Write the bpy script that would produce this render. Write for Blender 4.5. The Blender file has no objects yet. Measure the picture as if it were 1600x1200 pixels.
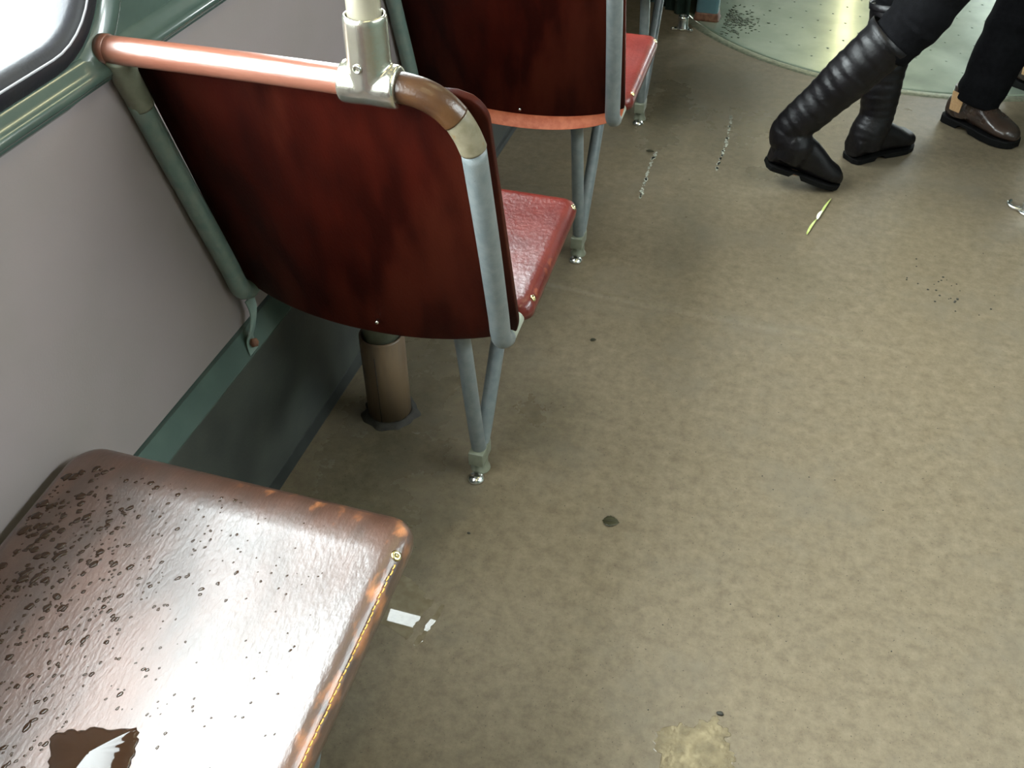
import bpy, bmesh, math, random
from mathutils import Vector, Matrix
random.seed(7)
S = bpy.context.scene
COL = S.collection
V = Vector

# ------------------------------------------------------------------ camera
cd = bpy.data.cameras.new('camera'); cam = bpy.data.objects.new('camera', cd); COL.objects.link(cam)
_r = V((0.95638079, 0.29210149, -0.00353625)); _u = V((-0.18960877, 0.62992329, 0.7531568)); _w = V((-0.22222579, 0.71963419, -0.65783154))
M = Matrix(((_r.x, _u.x, -_w.x, 0), (_r.y, _u.y, -_w.y, 0), (_r.z, _u.z, -_w.z, 1.313), (0, 0, 0, 1)))
cam.matrix_world = M
cd.sensor_width = 36.0; cd.lens = 1518.7 / 1600 * 36.0; cd.clip_start = 0.02
S.camera = cam
# ------------------------------------------------------------------ world, exposure
SKY, LAMP = 36.0, 14.0
w = bpy.data.worlds.new('overcast'); S.world = w; w.use_nodes = True
nt = w.node_tree; nt.nodes.clear()
out = nt.nodes.new('ShaderNodeOutputWorld'); bg = nt.nodes.new('ShaderNodeBackground')
tc = nt.nodes.new('ShaderNodeTexCoord'); sx = nt.nodes.new('ShaderNodeSeparateXYZ'); cr = nt.nodes.new('ShaderNodeValToRGB')
cr.color_ramp.elements[0].position = 0.47; cr.color_ramp.elements[0].color = (.42, .42, .42, 1)
cr.color_ramp.elements[1].position = 0.56; cr.color_ramp.elements[1].color = (.93, .97, 1, 1)
mp = nt.nodes.new('ShaderNodeMapRange'); mp.inputs['From Min'].default_value = -1
nt.links.new(tc.outputs['Generated'], sx.inputs[0]); nt.links.new(sx.outputs['Z'], mp.inputs['Value'])
nt.links.new(mp.outputs[0], cr.inputs[0]); nt.links.new(cr.outputs[0], bg.inputs['Color'])
bg.inputs['Strength'].default_value = SKY
nt.links.new(bg.outputs[0], out.inputs[0])
S.view_settings.view_transform = 'Standard'; S.view_settings.look = 'None'
S.view_settings.gamma = 1; S.view_settings.use_curve_mapping = False
S.view_settings.exposure = -0.38

# ------------------------------------------------------------------ materials
def mat(name, c1, c2=None, rough=.5, scale=20, metal=0, bump=0, bscale=200, rough2=None, spec=.5, coat=0, detail=6,
        speck=None, stretch=None, nrough=.5, wear=None, c3=None, s3=3, coat_r=.1, contrast=.12):
    m = bpy.data.materials.new(name); m.use_nodes = True
    n = m.node_tree.nodes; L = m.node_tree.links; b = n['Principled BSDF']
    tc = n.new('ShaderNodeTexCoord'); mpn = n.new('ShaderNodeMapping'); L.new(tc.outputs['Object'], mpn.inputs[0])
    if stretch: mpn.inputs['Scale'].default_value = stretch
    def noise(s, d=detail):
        t = n.new('ShaderNodeTexNoise'); t.inputs['Scale'].default_value = s; t.inputs['Detail'].default_value = d; t.inputs['Roughness'].default_value = nrough
        L.new(mpn.outputs[0], t.inputs['Vector']); return t
    def mix(fac, a, bb):
        x = n.new('ShaderNodeMix'); x.data_type = 'RGBA'
        for sock, val in ((x.inputs['Factor'], fac), (x.inputs[6], a), (x.inputs[7], bb)):
            if hasattr(val, 'is_output'): L.new(val, sock)
            elif isinstance(val, (int, float)): sock.default_value = val
            else: sock.default_value = (*val, 1)
        return x.outputs[2]
    def ramp(o, a, bb):
        r = n.new('ShaderNodeMapRange'); r.inputs['From Min'].default_value = a; r.inputs['From Max'].default_value = bb
        L.new(o, r.inputs['Value']); return r.outputs[0]
    col = c1
    if c2:
        t = noise(scale); col = mix(ramp(t.outputs['Fac'], .5 - contrast, .5 + contrast), c1, c2)
    if c3:
        t3 = noise(s3, 5); col = mix(ramp(t3.outputs['Fac'], .5, .72), col, c3)
    if speck:
        t2 = noise(speck[1], 2); col = mix(ramp(t2.outputs['Fac'], speck[2], speck[2] + .06), col, speck[0])
    if wear:
        at = n.new('ShaderNodeAttribute'); at.attribute_name = 'wear'
        t4 = noise(45, 8); ma = n.new('ShaderNodeMath'); ma.operation = 'ADD'
        L.new(at.outputs['Fac'], ma.inputs[0]); L.new(t4.outputs['Fac'], ma.inputs[1])
        col = mix(ramp(ma.outputs[0], .92, 1.12), col, wear)
    if hasattr(col, 'is_output'): L.new(col, b.inputs['Base Color'])
    else: b.inputs['Base Color'].default_value = (*col, 1)
    b.inputs['Metallic'].default_value = metal; b.inputs['Roughness'].default_value = rough
    b.inputs['Specular IOR Level'].default_value = spec
    b.inputs['Coat Weight'].default_value = coat; b.inputs['Coat Roughness'].default_value = coat_r
    if rough2 is not None:
        t = noise(scale * .35, 4); r = n.new('ShaderNodeMapRange')
        r.inputs['From Min'].default_value = .38; r.inputs['From Max'].default_value = .62
        r.inputs['To Min'].default_value = rough; r.inputs['To Max'].default_value = rough2
        L.new(t.outputs['Fac'], r.inputs['Value']); L.new(r.outputs[0], b.inputs['Roughness'])
    if bump:
        t = noise(bscale, 4); bn = n.new('ShaderNodeBump'); bn.inputs['Strength'].default_value = bump
        bn.inputs['Distance'].default_value = .001
        L.new(t.outputs['Fac'], bn.inputs['Height']); L.new(bn.outputs[0], b.inputs['Normal'])
    return m

MT = {}
MT['floor'] = mat('olive_linoleum', (.128, .098, .060), (.208, .167, .110), rough=.42, rough2=.55, scale=42, bump=.4, bscale=500, detail=15, nrough=.76,
                  speck=((.06, .046, .025), 210, .655), c3=(.150, .126, .090), s3=2.2, contrast=.14)
def wet_shade_floor(m, spots):
    """smoother, darker patches: damp linoleum, and shade painted in under the seats, (x, y, rx, ry, strength)"""
    n = m.node_tree.nodes; L = m.node_tree.links; b = n['Principled BSDF']
    tc = n.new('ShaderNodeTexCoord'); ns = n.new('ShaderNodeTexNoise'); ns.inputs['Scale'].default_value = 13; ns.inputs['Detail'].default_value = 7
    L.new(tc.outputs['Object'], ns.inputs['Vector']); acc = None
    for x, y, rx, ry, st in spots:
        mp = n.new('ShaderNodeMapping'); mp.vector_type = 'POINT'; L.new(tc.outputs['Object'], mp.inputs[0])
        mp.inputs['Location'].default_value = (-x / rx, -y / ry, 0); mp.inputs['Scale'].default_value = (1 / rx, 1 / ry, 1)
        ln = n.new('ShaderNodeVectorMath'); ln.operation = 'LENGTH'; L.new(mp.outputs[0], ln.inputs[0])
        ad = n.new('ShaderNodeMath'); ad.operation = 'ADD'; L.new(ln.outputs['Value'], ad.inputs[0]); L.new(ns.outputs['Fac'], ad.inputs[1])
        r = n.new('ShaderNodeMapRange'); r.inputs['From Min'].default_value = 1.7; r.inputs['From Max'].default_value = .5
        r.inputs['To Max'].default_value = st; L.new(ad.outputs[0], r.inputs['Value'])
        if acc is None: acc = r.outputs[0]
        else:
            mx = n.new('ShaderNodeMath'); mx.operation = 'MAXIMUM'; L.new(acc, mx.inputs[0]); L.new(r.outputs[0], mx.inputs[1]); acc = mx.outputs[0]
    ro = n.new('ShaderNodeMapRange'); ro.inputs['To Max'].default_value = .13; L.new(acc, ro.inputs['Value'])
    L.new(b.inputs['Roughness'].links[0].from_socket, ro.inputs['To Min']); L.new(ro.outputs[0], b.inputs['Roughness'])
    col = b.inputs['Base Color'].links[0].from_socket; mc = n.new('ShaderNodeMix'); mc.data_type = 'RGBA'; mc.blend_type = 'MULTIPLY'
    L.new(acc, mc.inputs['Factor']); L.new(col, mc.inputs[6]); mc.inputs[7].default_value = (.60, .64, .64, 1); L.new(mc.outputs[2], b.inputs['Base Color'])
wet_shade_floor(MT['floor'], [(-.37, 1.36, .12, .16, .75), (-.36, 2.75, .14, .45, 1.0), (-.1, 2.75, .5, .40, .7), (.25, 3.0, .8, .3, .6), (-.62, 1.15, .24, .8, .9), (-.55, 1.9, .2, .6, .7), (-.05, 2.46, .10, .10, .9), (.15, 2.35, .8, .55, .35), (.10, 2.0, .16, .20, .5), (-.2, 2.2, .10, .5, .55)])  # entries under the seats paint their shade; the wide one a darker tone
MT['wall'] = mat('grey_laminate', (.28, .245, .24), (.315, .27, .275), rough=.38, scale=4, bump=.15, bscale=300)
MT['lower'] = mat('dark_grey_lining', (.035, .040, .037), (.055, .062, .054), rough=.45, scale=9, bump=.3, bscale=200)
MT['green'] = mat('green_enamel', (.065, .100, .088), (.082, .122, .104), rough=.24, scale=14, bump=.10, bscale=90, coat=.8, spec=.8)
MT['cream'] = mat('grey_ceiling', (.18, .18, .155), rough=.5)
MT['rubber'] = mat('black_rubber', (.012, .012, .018), (.018, .018, .022), rough=.5, scale=40, bump=.4)
MT['filler'] = mat('grey_filler_strip', (.5, .5, .55), rough=.3)
MT['frame'] = mat('blue_grey_paint', (.15, .175, .18), (.19, .21, .21), rough=.33, scale=60, bump=.35, bscale=500, speck=((.12, .13, .13), 300, .7))
MT['frame_wall'] = mat('teal_grey_paint', (.16, .235, .215), (.21, .27, .24), rough=.33, scale=50, bump=.3, bscale=500)
MT['beige'] = mat('worn_beige_paint', (.17, .145, .09), (.23, .20, .135), rough=.38, scale=60, bump=.3, bscale=400, speck=((.2, .13, .06), 160, .66))
MT['khaki'] = mat('dull_khaki_paint', (.17, .18, .13), (.22, .23, .17), rough=.4, scale=60, bump=.3)
MT['light_tube'] = mat('pale_green_paint', (.34, .37, .31), (.40, .42, .34), rough=.3, scale=60)
MT['grip'] = mat('brown_grip_leather', (.19, .068, .040), (.26, .105, .068), spec=.9, rough=.33, scale=30, bump=.3, bscale=300, stretch=(.2, 1, 1), c3=(.20, .06, .035), s3=9, coat=.4)
MT['grip_dark'] = mat('worn_brown_grip', (.035, .015, .008), (.075, .034, .013), rough=.30, scale=18, bump=.3, bscale=300)
MT['aged'] = mat('aged_silver_brass', (.66, .62, .50), (.74, .71, .62), rough=.24, scale=25, metal=.95, bump=.15)
MT['pole'] = mat('pale_cream_lacquer', (.60, .55, .42), (.68, .62, .48), rough=.2, scale=10, coat=.5)
MT['chrome'] = mat('worn_chrome', (.7, .7, .66), (.8, .8, .77), rough=.22, scale=60, metal=1, bump=.3)
MT['brass'] = mat('brass_rivet', (.75, .62, .30), (.8, .72, .45), rough=.25, scale=90, metal=1)
MT['back'] = mat('oxblood_leather_back', (.020, .0026, .0016), (.043, .0050, .0026), spec=.10, rough=.40, rough2=.55, scale=14, bump=.4, bscale=260,
                 stretch=(1.6, .5, .5), c3=(.055, .010, .005), s3=7)
MT['red'] = mat('oxblood_leather', (.105, .013, .010), (.150, .020, .014), rough=.30, rough2=.40, scale=16, bump=1.0, bscale=130,
                wear=(.42, .12, .05), coat=.15)
MT['lip'] = mat('lit_red_edge', (.50, .12, .055), (.62, .18, .09), rough=.5, scale=60, bump=.5)  # bright colour paints the window light caught on the flared lower edge
MT['brown'] = mat('worn_brown_leather', (.060, .027, .016), (.095, .042, .026), rough=.34, rough2=.48, scale=22, bump=1.0, bscale=170, coat=1.0, coat_r=.38, spec=1.0,
                  stretch=(1.25, .55, 1), wear=(.46, .17, .06), c3=(.17, .07, .04), s3=6)
MT['wet'] = mat('wet_brown_leather', (.040, .020, .011), rough=.03, bump=0)
MT['wetfloor'] = mat('wet_linoleum', (.15, .122, .078), (.20, .168, .112), rough=.015, scale=55)
MT['dampfloor'] = mat('damp_linoleum', (.13, .102, .062), (.18, .145, .09), rough=.10, rough2=.32, scale=120, bump=.35, bscale=120)
MT['chalk'] = mat('chalky_water_mark', (.30, .31, .26), (.45, .46, .40), rough=.5, scale=300)
MT['thread'] = mat('ochre_thread', (.62, .34, .06), (.75, .45, .10), rough=.4, scale=200)
MT['wood'] = mat('varnished_beige_post', (.15, .10, .064), (.20, .14, .09), rough=.35, scale=25, stretch=(2.5, 2.5, .3), c3=(.24, .16, .09), s3=14)
MT['grime'] = mat('black_grime', (.012, .011, .008), (.03, .026, .02), rough=.7, scale=60, bump=1)
MT['rust'] = mat('rusty_paint', (.10, .035, .02), (.2, .09, .05), rough=.6, scale=60, bump=1)
MT['blue'] = mat('pale_blue_paint', (.28, .52, .70), (.33, .58, .75), rough=.35, scale=20, bump=.2)
MT['bellows'] = mat('teal_bellows', (.05, .10, .095), (.08, .15, .14), rough=.5, scale=20, bump=.5)
MT['disc'] = mat('pale_green_plate', (.38, .45, .35), (.45, .52, .41), rough=.17, rough2=.25, scale=9, bump=.12, bscale=60, metal=.5,
                 c3=(.24, .30, .23), s3=4, coat=.3)
MT['ring'] = mat('worn_ring_metal', (.20, .21, .15), (.3, .31, .22), rough=.35, scale=80, metal=.5, bump=.8)
MT['boot'] = mat('black_leather', (.002, .0015, .002), (.004, .003, .004), spec=.32, rough=.36, rough2=.5, scale=40, bump=.8, bscale=120)
MT['suede'] = mat('black_suede', (.010, .010, .011), rough=.6, bump=.6)
MT['cloth'] = mat('black_cloth', (.003, .003, .0036), (.005, .005, .006), rough=.9, scale=80, bump=.6, bscale=500, spec=.08)
MT['coat'] = mat('charcoal_wool', (.03, .03, .034), (.045, .045, .05), rough=.9, scale=80, bump=.6, spec=.2)
MT['navy'] = mat('navy_wool', (.02, .025, .05), (.03, .035, .07), rough=.9, scale=80, bump=.6, spec=.2)
MT['shoe'] = mat('dark_brown_leather', (.022, .013, .010), (.036, .021, .014), rough=.26, rough2=.36, scale=30, bump=.3, coat=.3)
MT['sole'] = mat('black_rubber_sole', (.003, .003, .003), rough=.65, spec=.15)
MT['tan'] = mat('tan_elastic', (.45, .26, .12), (.5, .32, .16), rough=.6, scale=200)
MT['skin'] = mat('skin', (.55, .33, .24), (.6, .38, .28), rough=.5, scale=30)
MT['hair'] = mat('brown_hair', (.05, .028, .015), (.08, .045, .025), rough=.5, scale=90)
MT['leaf_d'] = mat('dark_wet_leaf', (.028, .026, .012), (.045, .042, .02), rough=.4, scale=120)
MT['leaf_g'] = mat('yellow_green_leaf', (.42, .52, .12), (.62, .68, .30), rough=.4, scale=60)
MT['leaf_w'] = mat('pale_cream_leaf', (.85, .87, .66), rough=.35)
MT['speck'] = mat('dark_grit', (.03, .028, .02), rough=.6)
# glass: clear pane, fresnel mix of transparent and mirror
g = bpy.data.materials.new('window_glass'); g.use_nodes = True; n = g.node_tree.nodes; n.clear(); L = g.node_tree.links
o = n.new('ShaderNodeOutputMaterial'); mx = n.new('ShaderNodeMixShader'); fr = n.new('ShaderNodeMath'); lw = n.new('ShaderNodeLayerWeight'); t = n.new('ShaderNodeBsdfTransparent'); gl = n.new('ShaderNodeBsdfGlossy')
lw.inputs['Blend'].default_value = .5; fr.operation = 'POWER'; fr.inputs[1].default_value = 5; L.new(lw.outputs['Facing'], fr.inputs[0]); t.inputs['Color'].default_value = (.93, .96, .95, 1); gl.inputs['Roughness'].default_value = .01
L.new(fr.outputs[0], mx.inputs[0]); L.new(t.outputs[0], mx.inputs[1]); L.new(gl.outputs[0], mx.inputs[2]); L.new(mx.outputs[0], o.inputs[0])
MT['glass'] = g
e = bpy.data.materials.new('lamp_diffuser'); e.use_nodes = True; b = e.node_tree.nodes['Principled BSDF']
b.inputs['Base Color'].default_value = (.8, .8, .7, 1); b.inputs['Emission Color'].default_value = (1, .90, .50, 1); b.inputs['Emission Strength'].default_value = LAMP
MT['lamp'] = e

# ------------------------------------------------------------------ helpers
def obj(name, bm, m, parent=None, smooth=True, kind=None, bevel=0, recalc=True):
    if recalc: bmesh.ops.recalc_face_normals(bm, faces=bm.faces)
    me = bpy.data.meshes.new(name); bm.to_mesh(me); bm.free()
    me.materials.append(MT[m] if isinstance(m, str) else m)
    if smooth:
        for p in me.polygons: p.use_smooth = True
    ob = bpy.data.objects.new(name, me); COL.objects.link(ob)
    if parent is not None: ob.parent = parent
    if kind: ob['kind'] = kind
    if bevel:
        md = ob.modifiers.new('bevel', 'BEVEL'); md.width = bevel; md.segments = 3; md.limit_method = 'ANGLE'
    return ob
def tag(o, label, cat, group=None, kind=None):
    o['label'] = label; o['category'] = cat
    if group: o['group'] = group
    if kind: o['kind'] = kind
    return o
def thing(name, loc, label, cat, group=None):
    o = bpy.data.objects.new(name, None); COL.objects.link(o); o.location = loc; o.empty_display_size = .05
    return tag(o, label, cat, group)
def box(bm, x0, x1, y0, y1, z0, z1):
    r = bmesh.ops.create_cube(bm, size=1)
    for v in r['verts']: v.co = V(((x0 + x1) / 2 + v.co.x * (x1 - x0), (y0 + y1) / 2 + v.co.y * (y1 - y0), (z0 + z1) / 2 + v.co.z * (z1 - z0)))
    return bm
def smooth_path(P, k=6):
    P = [V(p) for p in P]; R = []
    for i in range(len(P) - 1):
        a = P[max(i - 1, 0)]; b = P[i]; c = P[i + 1]; d = P[min(i + 2, len(P) - 1)]
        for j in range(k):
            t = j / k
            R.append(.5 * ((2 * b) + (c - a) * t + (2 * a - 5 * b + 4 * c - d) * t * t + (3 * b - a - 3 * c + d) * t ** 3))
    R.append(P[-1]); return R
def tube(bm, P, r, n=20, smooth=0, caps=True):
    if smooth: P = smooth_path(P, smooth)
    P = [V(p) for p in P]; N = len(P); rr = r if callable(r) else (lambda t: r)
    rings = []; up = None
    for i, p in enumerate(P):
        d = (P[min(i + 1, N - 1)] - P[max(i - 1, 0)]).normalized()
        if up is None:
            up = V((0, 0, 1)) if abs(d.z) < .9 else V((0, 1, 0))
        a = d.cross(up).normalized(); b2 = a.cross(d).normalized(); up = b2
        R = rr(i / (N - 1))
        rings.append([bm.verts.new(p + (a * math.cos(2 * math.pi * k / n) + b2 * math.sin(2 * math.pi * k / n)) * R) for k in range(n)])
    for i in range(N - 1):
        for k in range(n): bm.faces.new((rings[i][k], rings[i][(k + 1) % n], rings[i + 1][(k + 1) % n], rings[i + 1][k]))
    if caps:
        bm.faces.new(rings[0][::-1]); bm.faces.new(rings[-1])
    return bm
def lathe(bm, prof, c=(0, 0, 0), axis='z', n=32):
    c = V(c); rings = []
    for r, h in prof:
        ring = []
        for k in range(n):
            a = 2 * math.pi * k / n
            q = V((r * math.cos(a), r * math.sin(a), h))
            if axis == 'x': q = V((q.z, q.x, q.y))
            elif axis == 'y': q = V((q.x, q.z, q.y))
            elif not isinstance(axis, str):
                q = V((0, 0, 1)).rotation_difference(V(axis)) @ q
            ring.append(bm.verts.new(c + q))
        rings.append(ring)
    for i in range(len(rings) - 1):
        for k in range(n): bm.faces.new((rings[i][k], rings[i][(k + 1) % n], rings[i + 1][(k + 1) % n], rings[i + 1][k]))
    bm.faces.new(rings[0][::-1]); bm.faces.new(rings[-1]); return bm
def ringmesh(bm, rings, closed=True, cap=True):
    R = [[bm.verts.new(p) for p in r] for r in rings]; n = len(R[0])
    for i in range(len(R) - 1):
        for k in range(n if closed else n - 1): bm.faces.new((R[i][k], R[i][(k + 1) % n], R[i + 1][(k + 1) % n], R[i + 1][k]))
    if cap: bm.faces.new(R[0][::-1]); bm.faces.new(R[-1])
    return R
def rrect(a0, a1, b0, b1, r, n=10):
    out = []
    for (ca, cb, s) in ((a1 - r, b0 + r, -90), (a1 - r, b1 - r, 0), (a0 + r, b1 - r, 90), (a0 + r, b0 + r, 180)):
        for k in range(n + 1):
            t = math.radians(s + 90 * k / n); out.append((ca + r * math.cos(t), cb + r * math.sin(t)))
    return out
def blob(bm, cx, cy, z, pts, h=.0006):
    """thin irregular film with a rounded rim"""
    c = V((cx, cy, z)); n = len(pts)
    o0 = [V((x, y, z)) for x, y in pts]; o1 = [c + (p - c) * .985 + V((0, 0, h)) for p in o0]
    ringmesh(bm, [o0, o1], cap=False)
    bm.verts.ensure_lookup_table(); bm.faces.new(bm.verts[n:2 * n]); return bm

# ------------------------------------------------------------------ the tram shell
XW, XR, CX = -.795, 1.52, .36           # side walls and centre line
Y0, Y1 = -1.6, 11.5
def seam_line(x): return 1.771 + .055 * max(0, .1 - x) ** 1.6
xs = [XW - .02 + (XR - XW + .04) * i / 60 for i in range(61)]
ys = [Y0 + (3.05 - Y0) * 0]
offs = [-.05, -.035, -.025, -.018, -.012, -.008, -.004, 0, .004, .008, .012, .018, .025, .035, .05]
def seam_h(x, d):
    f = max(0, min(1, (.45 - x) / .35)); f = f * f * (3 - 2 * f)
    return f * (.0024 * math.exp(-((d - .013) / .011) ** 2) - .0022 * math.exp(-((d + .006) / .009) ** 2))
bm = bmesh.new()
rows = [[bm.verts.new((x, Y0, 0)) for x in xs]]
rows += [[bm.verts.new((x, seam_line(x) + d, seam_h(x, d))) for x in xs] for d in offs]
rows += [[bm.verts.new((x, 2.6, 0)) for x in xs]]
for a, b2 in zip(rows, rows[1:]):
    for i in range(60): bm.faces.new((a[i], a[i + 1], b2[i + 1], b2[i]))
# floor round the turntable hole, then on to the far end
TC, TR = V((CX, 4.05, 0)), .94
def fan(y_in, sgn):
    arc = [V((TC.x + TR * math.cos(t), TC.y + sgn * TR * math.sin(t), 0)) for t in [math.pi - math.pi * k / 72 for k in range(73)]]
    line = [V((XW - .02 + (XR - XW + .04) * k / 72, y_in, 0)) for k in range(73)]
    A = [bm.verts.new(p) for p in arc]; B = [bm.verts.new(p) for p in line]
    for k in range(72): bm.faces.new((A[k], A[k + 1], B[k + 1], B[k]))
    for xx, j in ((XW - .02, 0), (XR + .02, 72)):
        c = bm.verts.new((xx, TC.y, 0)); bm.faces.new((A[j], B[j], c))
fan(2.6, -1); fan(5.6, 1)
bm.faces.new([bm.verts.new(p) for p in ((XW - .02, 5.6, 0), (XR + .02, 5.6, 0), (XR + .02, Y1, 0), (XW - .02, Y1, 0))])
bmesh.ops.remove_doubles(bm, verts=bm.verts, dist=1e-5)
bmesh.ops.recalc_face_normals(bm, faces=bm.faces)
for f in bm.faces:
    if f.normal.z < 0: f.normal_flip()
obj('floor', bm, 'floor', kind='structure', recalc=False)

# turntable plate, its pimples and rim ring
tt = thing('turntable', TC, 'round pale green metal turntable plate in the floor of the articulation', 'turntable')
tt['kind'] = 'structure'
bm = bmesh.new(); lathe(bm, [(TR - .024, -.03), (TR - .0255, -.004), (TR - .027, .0005), (TR - .031, .002), (.5, .002), (.001, .002)], n=160)
obj('plate', bm, 'disc', tt, smooth=False)
bm = bmesh.new()
for (r0, r1, h) in ((TR - .016, TR + .010, .0025),):
    rg = []
    for r_, z_ in ((r0, -.01), (r0, h), (r0 + .004, h + .001), (r1 - .004, h + .001), (r1, h), (r1 + .006, .0)):
        rg.append([V((r_ * math.cos(2 * math.pi * k / 160), r_ * math.sin(2 * math.pi * k / 160), z_)) for k in range(160)])
    ringmesh(bm, rg, cap=False)
obj('rim_ring', bm, 'ring', tt)
bm = bmesh.new(); lathe(bm, [(TR + .01, -.034), (TR + .01, -.031), (.8, -.031)], n=96); obj('gap_seal', bm, 'rubber', tt)
bm = bmesh.new()
for i in range(-9, 10):
    for j in range(-9, 10):
        x, y = i * .095 + (.0475 if j % 2 else 0), j * .082
        if x * x + y * y < .85 ** 2:
            r = .0042
            lathe(bm, [(r, .0015), (r * .8, .0032), (r * .3, .0038)], (x, y, 0), n=8)
obj('studs', bm, mat('stud_metal', (.16, .19, .14), rough=.4, metal=.4), tt, kind='stuff')
# grime where the bellows meet the plate
bm = bmesh.new()
for k in range(240):
    a = random.random() ** 1.3; x = -.31 + abs(random.gauss(0, .05)) + .02; y = 3.50 + random.gauss(.05, .06)
    if math.hypot(x - CX, y - 4.05) > TR - .03: continue
    r = random.uniform(.002, .007)
    lathe(bm, [(r, .002), (r * .6, .004)], (x, y, 0), n=6)
tag(obj('grime', bm, mat('green_black_grime', (.05, .065, .04), (.10, .12, .08), rough=.6, scale=80)), 'dark green grime crumbs beside the pale blue post', 'grime', kind='stuff')

WIN = [(-.75, .940, .889, 1.72), (1.345, 2.75, .889, 1.72)]            # near section, glass openings along the left wall
WZ0, WZ1, WR = .889, 1.72, .095
def wall_upper(name, x, s, wins, ya, yb, zb=.836, zt=2.25):
    """painted upper wall, s = +1 the room lies at +x ; rounded openings"""
    bm = bmesh.new()
    def loop(pts):
        vs = [bm.verts.new((x, a, b2)) for a, b2 in pts]
        return [bm.edges.new((vs[i], vs[(i + 1) % len(vs)])) for i in range(len(vs))]
    ed = loop([(ya, zb), (yb, zb), (yb, zt), (ya, zt)])
    for a, b2, c0, c1 in wins: ed += loop(rrect(a - .03, b2 + .03, c0 - .015, c1 + .03, WR + .02))
    bmesh.ops.triangle_fill(bm, edges=ed, use_beauty=True)
    r = bmesh.ops.extrude_face_region(bm, geom=bm.faces[:])
    for v in [q for q in r['geom'] if isinstance(q, bmesh.types.BMVert)]: v.co.x -= s * .04
    return obj(name, bm, 'green', kind='structure', smooth=False)
wn = [0]
def window(x, s, a, b2, c0, c1):
    wn[0] += 1
    w0 = bpy.data.objects.new('window_%d' % wn[0], None); COL.objects.link(w0); w0['kind'] = 'structure'
    def L_(off, dx): return [V((x + s * dx, p, q)) for p, q in rrect(a - off, b2 + off, c0 - off, c1 + off, WR + off)]
    bm = bmesh.new(); ringmesh(bm, [L_(.030, -.03), L_(.030, .002), L_(.027, .006), L_(.008, .008), L_(.001, .004), L_(-.004, -.002), L_(-.005, -.006), L_(-.005, -.03)], cap=False)
    obj('gasket', bm, 'rubber', w0)
    bm = bmesh.new(); ringmesh(bm, [L_(.0105, .0065), L_(.0098, .0092), L_(.0078, .0092), L_(.0072, .0055)], cap=False)
    obj('filler_strip', bm, 'filler', w0)
    bm = bmesh.new(); ringmesh(bm, [L_(.036, -.001), L_(.040, .004), L_(.052, .009), L_(.060, .011), L_(.066, .009), L_(.072, .002), L_(.074, -.002)], cap=False)
    obj('surround', bm, 'green', w0)
    bm = bmesh.new(); ringmesh(bm, [L_(.004, -.013), L_(.004, -.008)]); obj('pane', bm, 'glass', w0, smooth=False)
    return w0
def portal(x, s, a, b2, z0=WZ0, z1=WZ1):
    l = bpy.data.lights.new('window_portal', 'AREA'); l.shape = 'RECTANGLE'; l.size = b2 - a; l.size_y = z1 - z0; l.energy = 1
    l.cycles.is_portal = True
    o_ = bpy.data.objects.new('window_portal', l); COL.objects.link(o_)
    o_.location = (x - s * .05, (a + b2) / 2, (z0 + z1) / 2)
    zz = V((-s, 0, 0)); xx = V((0, 1, 0)); yy = zz.cross(xx)
    o_.matrix_world = Matrix(((xx.x, yy.x, zz.x, o_.location.x), (xx.y, yy.y, zz.y, o_.location.y), (xx.z, yy.z, zz.z, o_.location.z), (0, 0, 0, 1)))
WFAR = [(5.5, 7.0, .889, 1.72), (7.5, 9.0, .889, 1.72), (9.5, 11.0, .889, 1.72)]
wall_upper('wall_left', XW, 1, WIN + WFAR, Y0, Y1)
RWIN = [(.35, 2.3, 1.52, 1.93)] + WFAR  # first: unseen high window, added and sized to light the right floor
wall_upper('wall_right', XR, -1, RWIN, Y0, Y1)
for q_ in WIN + WFAR: window(XW, 1, *q_); portal(XW, 1, *q_)
for q_ in RWIN: window(XR, -1, *q_); portal(XR, -1, *q_)

def prism(name, prof, ya, yb, m, smooth=False):
    bm = bmesh.new(); ringmesh(bm, [[V((x, ya, z)) for x, z in prof], [V((x, yb, z)) for x, z in prof]])
    o_ = obj(name, bm, m, kind='structure', smooth=smooth); return o_
# left side, bottom to top: coving, dark lining, chamfered strip, laminate panel, enamel moulding
prism('wall_left_lining', [(-.84, 0), (-.772, 0), (-.772, .300), (-.84, .300)], Y0, 3.3, 'lower')
MT['coving'] = mat('dull_grey_coving', (.018, .02, .018), (.03, .033, .03), spec=.2, rough=.6, scale=20)
prism('baseboard_left', [(-.7735, -.001), (-.764, -.001), (-.765, .002), (-.769, .008), (-.7705, .022), (-.7735, .026)], Y0, 3.3, 'coving', True)
prism('trim_1', [(-.84, .298), (-.7695, .298), (-.7695, .301), (-.787, .3395), (-.84, .3395)], Y0, 3.3, 'green')
prism('wall_left_panel', [(-.84, .3425), (-.793, .3425), (-.7905, .345), (-.7905, .832), (-.84, .832)], Y0, 3.3, 'wall')
mo = [(-.80, .828), (-.780, .828)] + [(-.787 + .0115 * math.cos(t), .8375 + .0095 * math.sin(t)) for t in [math.radians(a) for a in range(-60, 61, 10)]] + [(-.7850, .8505), (-.7888, .8560), (-.7930, .8610), (-.80, .864)]
prism('trim_2', mo, Y0, 3.3, 'green', True)
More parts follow.
